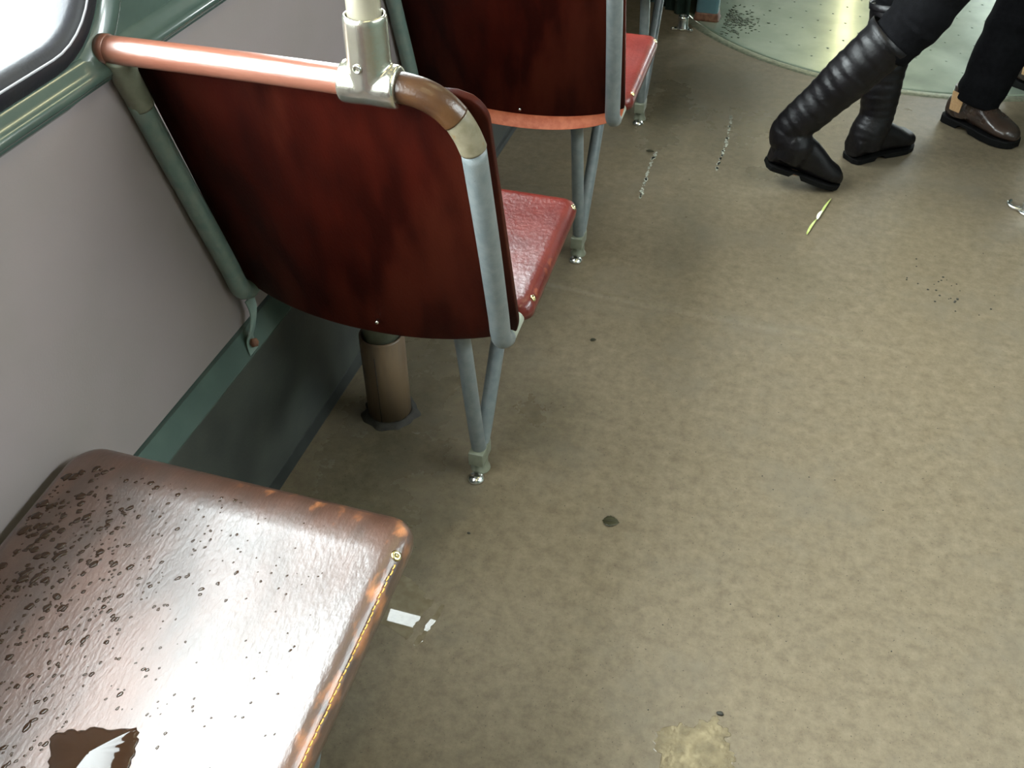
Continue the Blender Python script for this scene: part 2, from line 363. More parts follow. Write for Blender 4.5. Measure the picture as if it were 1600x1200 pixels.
# right side and the far section: plain lower walls
prism('wall_right_panel', [(XR + .04, 0), (XR, 0), (XR, .836), (XR + .04, .836)], Y0, Y1, 'green')
prism('trim_3', [(XR + .0, .82), (XR - .018, .825), (XR - .018, .845), (XR, .856)], Y0, Y1, 'green')
prism('wall_left_far', [(XW - .04, 0), (XW, 0), (XW, .836), (XW - .04, .836)], 3.3, Y1, 'wall')
bm = bmesh.new(); box(bm, XW - .04, XR + .04, Y0, Y1, 2.25, 2.29); obj('ceiling', bm, 'cream', kind='structure', smooth=False)
bm = bmesh.new(); box(bm, XW - .04, XR + .04, Y0 - .04, Y0, 0, 2.25); obj('wall_back', bm, 'cream', kind='structure', smooth=False)
bm = bmesh.new(); box(bm, XW - .04, XR + .04, Y1, Y1 + .04, 0, 2.25); obj('wall_front', bm, 'cream', kind='structure', smooth=False)
# ceiling lamps
for x_l, y, lab in ((.10, .1, 'long pale yellow ceiling lamp nearest the back of the tram'), (.11, 2.0, 'long pale yellow ceiling lamp over the aisle beside the seats'), (.33, 6.2, 'long pale yellow ceiling lamp just beyond the turntable'), (.33, 8.1, 'long pale yellow ceiling lamp in the middle of the front car'), (.33, 10.0, 'long pale yellow ceiling lamp at the far front end')):
    t_ = thing('ceiling_lamp', (x_l, y, 2.25), lab, 'lamp', 'lamps along the aisle ceiling')
    bm = bmesh.new(); box(bm, -.075, .075, -.62, .62, -.02, 0); obj('housing', bm, 'cream', t_, smooth=False)
    bm = bmesh.new()
    ringmesh(bm, [[V((.062 * math.cos(a), yy, -.02 - .03 * math.sin(a))) for a in [math.pi * k / 10 for k in range(11)]] for yy in (-.6, .6)], closed=True)
    obj('diffuser', bm, 'lamp', t_)

# ------------------------------------------------------------------ articulation: bellows, post
def pleated(name, pts, amp, label):
    path = smooth_path(pts, 8) if len(pts) > 2 else pts
    tot = []; 
    for i in range(len(path) - 1):
        a, b2 = V(path[i]), V(path[i + 1]); m_ = max(1, int((b2 - a).length / .012))
        for k in range(m_): tot.append(a.lerp(b2, k / m_))
    tot.append(V(path[-1])); f = []; s_ = 0
    for i, p in enumerate(tot):
        d = (tot[min(i + 1, len(tot) - 1)] - tot[max(i - 1, 0)]).normalized(); nrm = V((-d.y, d.x, 0))
        if i: s_ += (p - tot[i - 1]).length
        f.append(p + nrm * amp * math.cos(s_ / .05 * 2 * math.pi))
    bm = bmesh.new(); A = [bm.verts.new(p) for p in f]; B = [bm.verts.new(p + V((0, 0, 2.24))) for p in f]
    for i in range(len(f) - 1): bm.faces.new((A[i], A[i + 1], B[i + 1], B[i]))
    ob = obj(name, bm, 'bellows'); md = ob.modifiers.new('thickness', 'SOLIDIFY'); md.thickness = .004
    return tag(ob, label, 'bellows')
pleated('bellows', [(-.74, 3.74, .002), (-.58, 3.66, .002), (-.47, 3.575, .002), (-.415, 3.545, .002)], .012, 'dark teal pleated bellows to the left of the pale blue post')
pleated('bellows', [(-.35, 3.60, .004), (-.37, 3.9, .004), (-.36, 4.3, .004), (-.40, 4.7, .002), (-.76, 4.95, .002)], .015, 'teal pleated bellows running beyond the pale blue post')
pleated('bellows', [(1.50, 3.40, .002), (1.25, 3.6, .002), (1.13, 4.05, .004), (1.25, 4.6, .002), (1.50, 4.8, .002)], .015, 'teal pleated bellows on the door side of the turntable')
po = thing('articulation_post', (-.36, 3.54, 0), 'pale blue painted post with a rusty foot at the turntable edge', 'post')
bm = bmesh.new(); ringmesh(bm, [[V((x, y, z)) for x, y in rrect(-.036, .042, -.02, .05, .012, 4)] for z in (.022, 2.24)]); obj('post_body', bm, 'blue', po)
bm = bmesh.new(); ringmesh(bm, [[V((x * s_, y * s_, z)) for x, y in rrect(-.038, .044, -.022, .052, .012, 4)] for z, s_ in ((.001, 1.15), (.008, 1.05), (.022, 1.01), (.03, .96))]); obj('rusty_foot', bm, 'rust', po)

# floor sockets
def socket(loc, rz, label):
    t_ = thing('floor_socket', loc, label, 'socket', 'chrome floor sockets'); t_.rotation_euler.z = rz
    bm = bmesh.new(); lathe(bm, [(.023, .004), (.022, .008), (.019, .012), (.0185, .040), (.0175, .045), (.013, .046), (.012, .03)], n=28); obj('barrel', bm, 'chrome', t_)
    bm = bmesh.new(); pts = []
    for k in range(48):
        a = 2 * math.pi * k / 48; r = .024 + .022 * max(0, math.cos(a * 3 + math.pi)) ** 3
        pts.append((r * math.cos(a), r * math.sin(a)))
    ringmesh(bm, [[V((x, y, z)) for x, y in pts] for z in (.0005, .006)]); obj('flange', bm, 'chrome', t_, bevel=.001)
    for k in range(3):
        a = (2 * k + 1) * math.pi / 3; bm = bmesh.new(); lathe(bm, [(.0055, .005), (.005, .009), (.002, .010)], (.036 * math.cos(a), .036 * math.sin(a), 0), n=12); obj('screw', bm, 'chrome', t_)
    return t_
socket((-.424, 3.43, 0), .5, 'small chrome floor socket in front of the bellows by the blue post')
s2 = thing('stanchion_foot', (.632, 2.462, 0), 'bright chrome pole foot with a curled ear at the right edge', 'pole foot')
bm = bmesh.new(); lathe(bm, [(.027, .001), (.025, .012), (.0225, .018), (.0225, .055), (.024, .06), (.0245, .072), (.021, .074), (.02, .06)], n=32); obj('collar', bm, 'chrome', s2)
bm = bmesh.new(); tube(bm, [(-.012, -.006, .006), (-.030, -.004, .006), (-.046, .002, .007), (-.052, .016, .009), (-.045, .026, .011)], lambda t: .006 - .0015 * t, smooth=4, n=12); obj('curled_ear', bm, 'chrome', s2)
bm = bmesh.new(); lathe(bm, [(.032, .0005), (.031, .005), (.026, .007)], n=32); obj('flange', bm, 'chrome', s2)
bm = bmesh.new(); lathe(bm, [(.0185, .06), (.0185, 2.249)], n=24); obj('pole', bm, 'pole', s2)

# ------------------------------------------------------------------ seats
XL_, XR_ = -.775, -.340                       # frame tube axes
LEAN = .3132
def pad(bm, x0, x1, y0, y1, z_back, z_front, rf=.022, rs=.016, thick=.026, dip=.004, corner=.035, wear_amt=1.0):
    """upholstered pan: rolled front and sides; returns bm with 'wear' layer"""
    lay = bm.verts.layers.float.new('wear')
    base = rrect(x0, x1, y0, y1, corner, 12); cx, cy = (x0 + x1) / 2, (y0 + y1) / 2
    def zz(y): return z_back + (z_front - z_back) * ((y - y0) / (y1 - y0))
    rings = []; wr = []
    def inset(d):
        dy = d * rf / rs
        return rrect(x0 + d, x1 - d, y0 + d, y1 - dy, max(.004, corner - d * .5), 12)
    rings.append([V((p[0], p[1], zz(p[1]) - thick)) for p in inset(.006)]); wr.append(.1)
    rings.append([V((p[0], p[1], zz(p[1]) - thick)) for p in inset(.001)]); wr.append(.2)
    for a in (0, 18, 36, 54, 72, 90):
        t = math.radians(a); rings.append([V((p[0], p[1], zz(p[1]) - (1 - math.sin(t)) * rs * 1.05)) for p in inset(rs * (1 - math.cos(t)))]); wr.append([.35, .45, .55, .5, .42, .3][a // 18])
    top = inset(rs)
    for s_ in (.97, .9, .78, .62, .45, .28, .12):
        rings.append([V((cx + (p[0] - cx) * s_, cy + (p[1] - cy) * s_, zz(cy + (p[1] - cy) * s_) - dip * (1 - s_ ** 4))) for p in top]); wr.append(.25 if s_ > .95 else 0)
    R = ringmesh(bm, rings)
    for r, w_ in zip(R, wr):
        for v in r: v[lay] = w_ * wear_amt * ((1.0 if v.co.x > cx + .9 * (x1 - x0) / 2 else (.45 + .5 * max(0, (v.co.x - cx) / (x1 - x0) * 2) ** 3)))
    return bm
def rivet(parent, loc, axis, r=.0055):
    bm = bmesh.new(); lathe(bm, [(r, -.001), (r, .0012), (r * .8, .0022), (r * .35, .0022), (r * .25, .0012)], loc, axis, n=18); return obj('rivet', bm, 'brass', parent)
def make_seat(name, yo, label, deep=0, lip=False, pad_mat='red', clamp=False, group=None):
    t_ = thing(name, (0, yo, 0), label, 'seat', group)
    if clamp:
        ax = V((-.447, .93, .86))
    # rail
    fy = deep
    def F(p): return (p[0], p[1] - fy, p[2])
    rail_end = -.352
    P = [(-.786, .93, .86), (-.60, .93, .861), (-.43, .93, .86), (-.395, .9305, .858), (-.368, .934, .846), (-.352, .9385, .828)]
    bm = bmesh.new(); tube(bm, [F(p) for p in P[:3]], .0165, smooth=8); obj('grip_rail', bm, 'grip', t_)
    bm = bmesh.new(); tube(bm, [F((-.43, .93, .86)), F((-.41, .9302, .8598)), F((-.385, .9315, .8545)), F((-.366, .9345, .843)), F((-.353, .9385, .828))], .0172, smooth=6); obj('grip_bend', bm, 'grip_dark', t_)
    bm = bmesh.new(); lathe(bm, [(.0175, -.0015), (.0178, .004), (.0175, .009), (.0165, .0095)], F((-.7885, .93, .86)), 'x', n=24); obj('end_cap', bm, 'grip', t_)
    # joints and side tubes
    bm = bmesh.new(); tube(bm, [F((-.366, .9345, .843)), F((-.353, .9385, .828)), F((-.344, .945, .808)), F((-.3385, .9515, .787))], .0163, smooth=6); obj('bend_sleeve', bm, 'beige', t_)
    bm = bmesh.new(); tube(bm, [F((-.772, .932, .852)), F((-.776, .940, .826)), F((-.7755, .948, .80)), F((-.775, .955, .779))], lambda t: .0155 + .002 * (1 - t), smooth=6); obj('bend_sleeve', bm, 'khaki', t_)
    zf = .438
    yfr = 1.40
    for side, x, m in ((1, XR_, 'frame'), (-1, XL_, 'frame_wall')):
        bm = bmesh.new(); tube(bm, [F((x + .0015 * side, .9515, .787)), F((x, 1.0, .633)), F((x - .003 * side, 1.045, .489)), F((x - .004 * side, 1.0585, .440)), F((x - .004 * side, 1.068, .422)), F((x - .004 * side, 1.085, .412))], .0152, smooth=7)
        obj('side_tube', bm, m, t_)
        bm = bmesh.new(); tube(bm, [F((x - .004 * side, 1.084, .412)), F((x - .004 * side, 1.10, .414)), (x - .004 * side, 1.20, .419), (x - .004 * side, yfr - .03, .428), (x - .004 * side, yfr - .01, .425)], .0145, smooth=5)
        obj('seat_tube', bm, 'light_tube' if side > 0 else 'frame_wall', t_)
    # wall bracket, left
    bm = bmesh.new()
    path = [V(F((-.772, 1.078, .400))), V(F((-.771, 1.080, .372))), V(F((-.772, 1.068, .345))), V(F((-.7765, 1.062, .327))), V(F((-.771, 1.058, .306)))]
    pp = smooth_path(path, 5); rg = []
    for i, p in enumerate(pp):
        h = .013 - .004 * math.sin(math.pi * i / (len(pp) - 1)); rg.append([p + V((.003, -h, 0)), p + V((.003, h, 0)), p + V((.0, h, 0)), p + V((.0, -h, 0))])
    ringmesh(bm, rg); obj('wall_bracket', bm, 'frame_wall', t_, bevel=.001)
    bm = bmesh.new(); lathe(bm, [(.008, 0), (.008, .005), (.0065, .007), (.003, .0075)], F((-.769, 1.060, .322)), (.9, 0, .43), n=6); obj('bolt', bm, 'rust', t_, smooth=False)
    # legs: V of two tubes to one foot
    fx, fy2 = -.430, 1.185
    bm = bmesh.new(); tube(bm, [(fx - .004, 1.118, .405), (fx - .002, 1.135, .34), (fx - .001, 1.160, .20), (fx, 1.178, .095), (fx, 1.186, .062), (fx, 1.197, .050)], .0135, smooth=6); obj('leg', bm, 'frame', t_)
    bm = bmesh.new(); tube(bm, [(fx + .004, 1.43 - .02, .415), (fx + .003, 1.385, .37), (fx + .002, 1.30, .215), (fx + .001, 1.235, .105), (fx, 1.212, .066), (fx, 1.195, .050)], .0135, smooth=6); obj('leg', bm, 'frame', t_)
    bm = bmesh.new(); lathe(bm, [(.019, .001), (.018, .006), (.0145, .012), (.0135, .045), (.012, .06)], (fx, 1.192, 0), n=20)
    box(bm, fx - .014, fx + .014, 1.165, 1.215, .03, .06); obj('foot_bracket', bm, 'khaki', t_, bevel=.002)
    bm = bmesh.new(); lathe(bm, [(.016, .0005), (.016, .004), (.010, .010), (.004, .011)], (fx + .001, 1.162, 0), n=20); obj('foot_bolt', bm, 'chrome', t_)
    bm = bmesh.new(); tube(bm, [(XL_ + .004, 1.125, .405), (XR_ - .004, 1.125, .405)], .0125); obj('cross_tube', bm, 'frame', t_)
    bm = bmesh.new(); tube(bm, [(XL_ + .004, 1.37, .412), (XR_ - .004, 1.37, .412)], .0125); obj('cross_tube', bm, 'frame', t_)
    # pan
    bm = bmesh.new()
    if pad_mat == 'brown': pad(bm, -.778, -.322, 1.088 - deep, 1.432, .436, .462, rf=.060, rs=.021, thick=.032, dip=.005, corner=.034)
    else: pad(bm, -.778, -.3185, 1.128, 1.428, .440, .464, rf=.02, rs=.017, thick=.028, dip=.004, corner=.022, wear_amt=.62)
    pd = obj('seat_pad', bm, pad_mat, t_)
    if pad_mat != 'brown':
        rivet(pd, (-.3235, 1.404, .4545), (.75, 0, .66)); rivet(pd, (-.3235, 1.158, .437), (.75, 0, .66))
    # backrest
    NU, NV = 28, 72; x0, x1 = -.779, -.3255; zt, zb = .840, .405
    bm = bmesh.new(); lay = bm.verts.layers.float.new('wear'); sheets = []
    nrm = V((0, math.cos(math.atan(LEAN)), math.sin(math.atan(LEAN))))
    for side in (0, 1):
        G = []
        for j in range(NV + 1):
            v = j / NV; row = []
            for i in range(NU + 1):
                u = i / NU; uu = 2 * u - 1
                # rounded corners
                z = zt + (zb - zt) * v
                ce = 1 - .02 * (max(0, (v - .93) / .07)) ** 2 - .16 * (1 - math.sqrt(max(0, 1 - (max(0, (.085 - v) / .085)) ** 2)))
                x = (x0 + x1) / 2 + (x1 - x0) / 2 * uu * ce
                zc = z - (.030 * (1 - uu * uu) * max(0, v - .5) * 2) * .35 + .008 * v * uu ** 8 
                bul = .006 + .030 * v
                off = .0235 - bul * (1 - abs(uu) ** 2.2) * 1.0
                if lip: off -= .020 * max(0, (v - .955) / .045) ** 1.5 * (1 - uu ** 4 * .6)
                off += side * .010
                p = V((x, .93 + LEAN * (.86 - zc), zc)) + nrm * off
                row.append(bm.verts.new((p.x, p.y - fy, p.z)))
            G.append(row)
        sheets.append(G)
        for j in range(NV):
            for i in range(NU): bm.faces.new((G[j][i], G[j][i + 1], G[j + 1][i + 1], G[j + 1][i]))
    A, B = sheets
    for i in range(NU):
        bm.faces.new((A[0][i], A[0][i + 1], B[0][i + 1], B[0][i])); bm.faces.new((A[NV][i], A[NV][i + 1], B[NV][i + 1], B[NV][i]))
    for j in range(NV):
        bm.faces.new((A[j][0], A[j + 1][0], B[j + 1][0], B[j][0])); bm.faces.new((A[j][NU], A[j + 1][NU], B[j + 1][NU], B[j][NU]))
    bk = obj('backrest', bm, 'back', t_, bevel=.002)
    if lip:
        bk.data.materials.append(MT['lip'])
        for p in bk.data.polygons:
            vs = [bk.data.vertices[k].co for k in p.vertices]
            zz = sum(q.z for q in vs) / len(vs)
        n_per = NU
        for j in range(NV):
            if j / NV >= .945:
                for i in range(NU): bk.data.polygons[j * NU + i].material_index = 1
    # small screws on the back
    for (x, z) in ((-.535, .425),):
        y = .93 + LEAN * (.86 - z) - .018 - fy
        bm = bmesh.new(); lathe(bm, [(.003, -.004), (.003, .002), (.0015, .003)], (x, y, z), (0, -1, -.3), n=10); obj('screw', bm, 'chrome', bk)
    return t_
G_ = 'single file passenger seats along the left wall'
seat = make_seat('passenger_seat', 0, 'oxblood leather seat with an upright pole clamped to its brown rail', clamp=True, group=G_)
make_seat('passenger_seat', .748, 'oxblood leather seat with a lower back edge coloured orange as if lit, ahead of the pole', lip=True, group=G_)
make_seat('passenger_seat', 1.50, 'farthest seat by the bellows, mostly hidden behind the seat with the orange back edge', group=G_)
fg = make_seat('passenger_seat', -.748, 'worn brown leather seat covered in water drops, nearest the camera', deep=.085, pad_mat='brown', group=G_)
fp = [c for c in fg.children if c.name.startswith('seat_pad')][0]
# rivet and ochre stitching on the aisle edge of the near seat
rivet(fp, (-.3295, 1.372, .4525), (.6, 0, .8), r=.0065)
bm = bmesh.new()
y = 1.360
while y > 1.03:
    zc = .436 + .026 * ((y - 1.033) / .40)
    x_ = -.3262 + random.uniform(-.0008, .0008)
    tube(bm, [(x_, y, zc - .0050), (x_ + .0006, y - .003, zc - .0046), (x_ - .0002, y - .0062, zc - .0052)], .00085, n=6)
    y -= .0078
obj('stitching', bm, 'thread', fp, kind='stuff')

# upright pole and T clamp (rest on the rail of the second seat)
pc = thing('grab_pole', (-.447, .93, .86), 'cream grab pole rising from a silver T clamp on the brown rail', 'pole')
bm = bmesh.new(); lathe(bm, [(.0185, .02), (.0185, 1.39)], n=32); obj('pole', bm, 'pole', pc)
bm = bmesh.new()
lathe(bm, [(.0205, -.034), (.0235, -.033), (.0238, -.02), (.0232, 0), (.0238, .02), (.0235, .033), (.0205, .034)], axis='x', n=40)
lathe(bm, [(.018, -.005), (.0245, .0), (.0245, .014), (.0240, .05), (.0240, .073), (.0232, .077), (.0215, .0785), (.0195, .0765), (.019, .065)], n=40)
cl = obj('clamp', bm, 'aged', pc)
md = cl.modifiers.new('merge', 'REMESH'); md.mode = 'VOXEL'; md.voxel_size = .0013; md.use_smooth_shade = True
md = cl.modifiers.new('soft', 'SMOOTH'); md.factor = .5; md.iterations = 26
bm = bmesh.new(); lathe(bm, [(.0052, -.003), (.0052, .0008), (.0042, .0014), (.0034, .0012), (.003, -.0006), (.0012, -.001)], (-.0035, -.0243, .026), (-.14, -1, 0), n=20); obj('set_screw', bm, 'chrome', cl)

# heater post under the second seat
hp = thing('floor_post', (-.651, 1.287, 0), 'short round beige post standing under the seat with the pole', 'post')
bm = bmesh.new(); lathe(bm, [(.0425, .0), (.0425, .196), (.0405, .2), (.038, .2), (.037, .19)], n=40); obj('post_body', bm, 'wood', hp)
bm = bmesh.new(); lathe(bm, [(.034, .15), (.034, .37), (.03, .375)], n=32); obj('inner_pipe', bm, 'khaki', hp)
bm = bmesh.new(); rr = []
for r_, z_ in ((.041, .0005), (.041, .010), (.046, .008), (.053, .002), (.056, .0003)):
    rr.append([V(((r_ + (.004 * math.sin(5 * a + 1) + .003 * math.sin(11 * a)) * (1 if r_ > .05 else .2)) * math.cos(a), (r_ + .003 * math.sin(7 * a) * (1 if r_ > .05 else .2)) * math.sin(a), z_)) for a in [2 * math.pi * k / 60 for k in range(60)]])
ringmesh(bm, rr, cap=False); obj('grimy_collar', bm, 'grime', hp)
bm = bmesh.new(); box(bm, .0, .0015, -.0428, -.041, .005, .17); obj('dark_crack', bm, 'grime', hp)

# ------------------------------------------------------------------ water
from mathutils.bvhtree import BVHTree
_bv = BVHTree.FromPolygons([v.co.copy() for v in fp.data.vertices], [tuple(p.vertices) for p in fp.data.polygons])
def zpad(x, y):     # height of the near pad's top
    h = _bv.ray_cast(V((x, y + .748, 1)), V((0, 0, -1)))[0]
    return h.z if h else .44
bm = bmesh.new()
def drop(x, y, r, el=1, an=0, h=.25):
    n = 10; c = V((x, y, zpad(x, y))); ph = [random.uniform(.72, 1.22) for _ in range(n)]
    rg = []
    for f, hh in ((1, -.0002), (.86, h * r * .55), (.5, h * r * .95), (.15, h * r)):
        ring = []
        for k in range(n):
            a = 2 * math.pi * k / n; q = V((math.cos(a) * r * el * f * ph[k], math.sin(a) * r * f * ph[k], 0)); q.rotate(Matrix.Rotation(an, 3, 'Z'))
            ring.append(c + q + V((0, 0, hh)))
        rg.append(ring)
    ringmesh(bm, rg)
cnt = 0
while cnt < 900:
    x = random.uniform(-.76, -.36); y = random.uniform(.285, .645)
    t_ = (x + .76) / .40
    dens = math.exp(-(t_ / .42) ** 2) * (1 if y < .60 else .5) + .08
    if random.random() > dens: continue
    if (x + .52) ** 2 + (y - .32) ** 2 < .05 ** 2: continue
    big = random.random() ** 3.2 * (1 - t_) ** 1.6
    r = random.uniform(.0007, .0016) + .0050 * big
    drop(x, y, r, random.uniform(1, 1.7), random.uniform(.7, 1.4)); cnt += 1
tag(obj('water_drops', bm, 'wet'), 'scattered water drops beaded on the near brown leather seat', 'water', kind='stuff')
# puddles
def polyfilm(name, pts, mat_, z, label, fz=None, h=.0005):
    random.seed(int(abs(pts[0][0]) * 1e5)); P = [V((x, y, (fz(x, y) if fz else z))) for x, y in pts]
    c = sum(P, V()) / len(P)
    bm = bmesh.new(); o0 = [bm.verts.new(p) for p in P]; o1 = [bm.verts.new(p + (c - p).normalized() * .0012 + V((0, 0, h))) for p in P]
    n_ = len(P)
    for k in range(n_): bm.faces.new((o0[k], o0[(k + 1) % n_], o1[(k + 1) % n_], o1[k]))
    f = bm.faces.new(o1); bmesh.ops.triangulate(bm, faces=[f])
    return tag(obj(name, bm, mat_, smooth=False), label, 'puddle')
def jag(pts, amp, k=6):
    R = []
    for i in range(len(pts)):
        a = V((*pts[i], 0)); b2 = V((*pts[(i + 1) % len(pts)], 0)); d = b2 - a; nn = V((-d.y, d.x, 0)).normalized()
        for j in range(k):
            p = a + d * (j / k) + (nn * random.uniform(-amp, amp) if j else V())
            R.append((p.x, p.y))
    return R
PX = [(-.4585, .914), (-.445, .906), (-.440, .900), (-.425, .893), (-.4265, .884), (-.4205, .883), (-.408, .887), (-.4085, .872), (-.416, .860), (-.4165, .843), (-.4225, .826), (-.418, .818), (-.4235, .800), (-.449, .812), (-.52, .822), (-.53, .92)]
polyfilm('puddle', jag(PX, .0018, 4), 'wetfloor', .0002, 'flat puddle mirroring the bright window beside the near brown seat')
PX = [(-.394, .881), (-.388, .880), (-.389, .862), (-.392, .842), (-.398, .822), (-.398, .806), (-.403, .794), (-.410, .795), (-.409, .812), (-.404, .816), (-.406, .836), (-.398, .858)]
polyfilm('puddle', jag(PX, .001, 3), 'wetfloor', .0002, 'thin sliver of water beside the flat puddle by the near brown seat')
PX = [(-.012, .768), (.012, .785), (.026, .782), (.045, .800), (.066, .811), (.072, .798), (.086, .790), (.082, .774), (.098, .760), (.094, .742), (.104, .725), (.10, .69), (.0, .68), (-.004, .722), (-.020, .745)]
polyfilm('puddle', jag(PX, .005, 5), 'dampfloor', .0002, 'puddle catching a golden lamp reflection at the bottom edge of the floor')
# domed pool on the near pad
PX = [(-.572, .333), (-.561, .343), (-.548, .3465), (-.533, .354), (-.515, .3575), (-.497, .365), (-.488, .355), (-.484, .343), (-.481, .327), (-.474, .305), (-.49, .285), (-.53, .272), (-.552, .285), (-.5545, .306), (-.566, .3215)]
P_ = jag(PX, .002, 4); c_ = V((sum(p[0] for p in P_) / len(P_), sum(p[1] for p in P_) / len(P_), 0)); bm = bmesh.new(); rg = []
for f_ in (1, .985, .96, .93, .88, .8, .7, .55, .4, .2, .05):
    rg.append([V((c_.x + (x - c_.x) * f_, c_.y + (y - c_.y) * f_, zpad(c_.x, c_.y) + .0012 + .0048 * (1 - f_ ** 2) + .0012 * (1 - f_ ** 14) - (0 if f_ < 1 else .004))) for x, y in P_])
ringmesh(bm, rg); tag(obj('puddle', bm, 'wet'), 'pool of water standing on the near brown leather seat', 'puddle')

# ------------------------------------------------------------------ leaves, twig, grit
def leaf(name, c, L_, W_, ang, m, label, cat='leaf', curl=.002, vein=True):
    t_ = thing(name, c, label, cat); t_.rotation_euler.z = ang
    bm = bmesh.new(); n_ = 14; rg = []
    for i in range(n_ + 1):
        s_ = i / n_; w_ = W_ * math.sin(math.pi * s_ ** .8) ** .8 * (1 + .12 * math.sin(i * 2.3)) + .0003
        rg.append([V((L_ * (s_ - .5), w_ * q, .0012 + curl * (q * q) + curl * math.sin(s_ * 3) * .6)) for q in (-.5, -.25, 0, .25, .5)])
    R = ringmesh(bm, rg, closed=False, cap=False)
    o_ = obj('blade', bm, m, t_); md = o_.modifiers.new('t', 'SOLIDIFY'); md.thickness = .0005
    if vein:
        bm = bmesh.new(); tube(bm, [(-L_ * .55, 0, .0016), (0, 0, .0022 + curl * .6), (L_ * .5, 0, .0018)], .0005, n=6); obj('midrib', bm, m, t_)
    return t_
leaf('fallen_leaf', (-.168, 1.132, 0), .029, .024, .1, 'leaf_d', 'largest dark wet leaf lying alone in the middle of the floor')
leaf('fallen_leaf', (-.317, 1.624, 0), .013, .009, .3, 'leaf_d', 'small dark oval leaf scrap on the floor just short of the seam')
leaf('fallen_leaf', (-.361, 2.503, 0), .022, .012, .0, 'leaf_d', 'dark leaf scrap on the wet floor beside the seat with the orange back edge')
lf = thing('willow_leaf', (.118, 2.28, 0), 'narrow yellow green leaf with a pale middle, near the raised black boot', 'leaf'); lf.rotation_euler.z = math.atan2(.196, .051)
for nm, a, b2, w_, m in (('blade', .0, .10, .006, 'leaf_g'), ('pale_patch', -.020, .028, .009, 'leaf_w'), ('blade_tip', -.098, -.018, .006, 'leaf_g')):
    bm = bmesh.new(); rg = []
    for i in range(11):
        s_ = i / 10; ww = w_ * math.sin(math.pi * min(1, s_ * .9 + .08)) ** .7
        rg.append([V((a + (b2 - a) * s_, q * ww + .003 * math.sin(s_ * 2.5), .002 + (0.0015 if m == 'leaf_w' else 0) + .004 * abs(q))) for q in (-.5, 0, .5)])
    ringmesh(bm, rg, closed=False, cap=False); o_ = obj(nm, bm, m, lf); md = o_.modifiers.new('t', 'SOLIDIFY'); md.thickness = .0006
def grit(x, y, r, label):
    bm = bmesh.new(); bmesh.ops.create_icosphere(bm, subdivisions=2, radius=r)
    for v in bm.verts: v.co = V((v.co.x * 1.5, v.co.y, v.co.z * .6 + r * .5)) * random.uniform(.9, 1.1) ; v.co += V((x, y, 0))
    tag(obj('grit', bm, 'speck'), label, 'grit')
grit(.067, .816, .0036, 'small dark crumb on the floor at the tip of the golden puddle')
grit(-.40, 1.035, .0022, 'tiny dark crumb on the floor beside the corner of the near brown seat')
def water_mark(pts, w_, label):  # dried water marks, built as pale chalky flecks
    P = smooth_path([(x, y, .0004) for x, y in pts], 9); bm = bmesh.new(); rnd = random.Random(len(label))
    for a, b2 in zip(P, P[1:]):
        for _ in range(3):
            p = a.lerp(b2, rnd.random()); r = w_ * rnd.uniform(.15, .6)
            p = p + V((rnd.uniform(-w_, w_) * .5, 0, 0)); ring = [(p.x + r * (1 + .4 * rnd.random()) * math.cos(t), p.y + 2.2 * r * math.sin(t)) for t in [math.pi * k / 4 for k in range(8)]]
            vs = [bm.verts.new((x, y, .0006)) for x, y in ring]; lo = [bm.verts.new((x, y, 0)) for x, y in ring]; bm.faces.new(vs)
            for k in range(8): bm.faces.new((lo[k], lo[(k + 1) % 8], vs[(k + 1) % 8], vs[k]))
    tag(obj('dried_water_mark', bm, 'chalk', smooth=False), label, 'mark', kind='stuff')
water_mark([(-.345, 2.505), (-.345, 2.38), (-.338, 2.245)], .006, 'whitish streak on the wet floor just right of the seat with the orange back edge')
water_mark([(-.170, 2.80), (-.163, 2.62), (-.167, 2.45)], .006, 'long pale streak on the floor midway between the seats and the raised boot')
bm = bmesh.new()
for _ in range(26):
    x = random.gauss(.42, .06); y = random.gauss(2.04, .05); r = random.uniform(.001, .0035)
    lathe(bm, [(r, .0002), (r * .8, .0012), (r * .2, .0016)], (x, y, 0), n=7)
for _ in range(70):
    x = random.uniform(-.3, .55); y = random.uniform(.75, 2.9); r = random.uniform(.0006, .0014)
    lathe(bm, [(r, .0002), (r * .5, .001)], (x, y, 0), n=6)
tag(obj('dirt_crumbs', bm, 'speck'), 'scattered dark dirt crumbs over the aisle floor', 'dirt', kind='stuff')

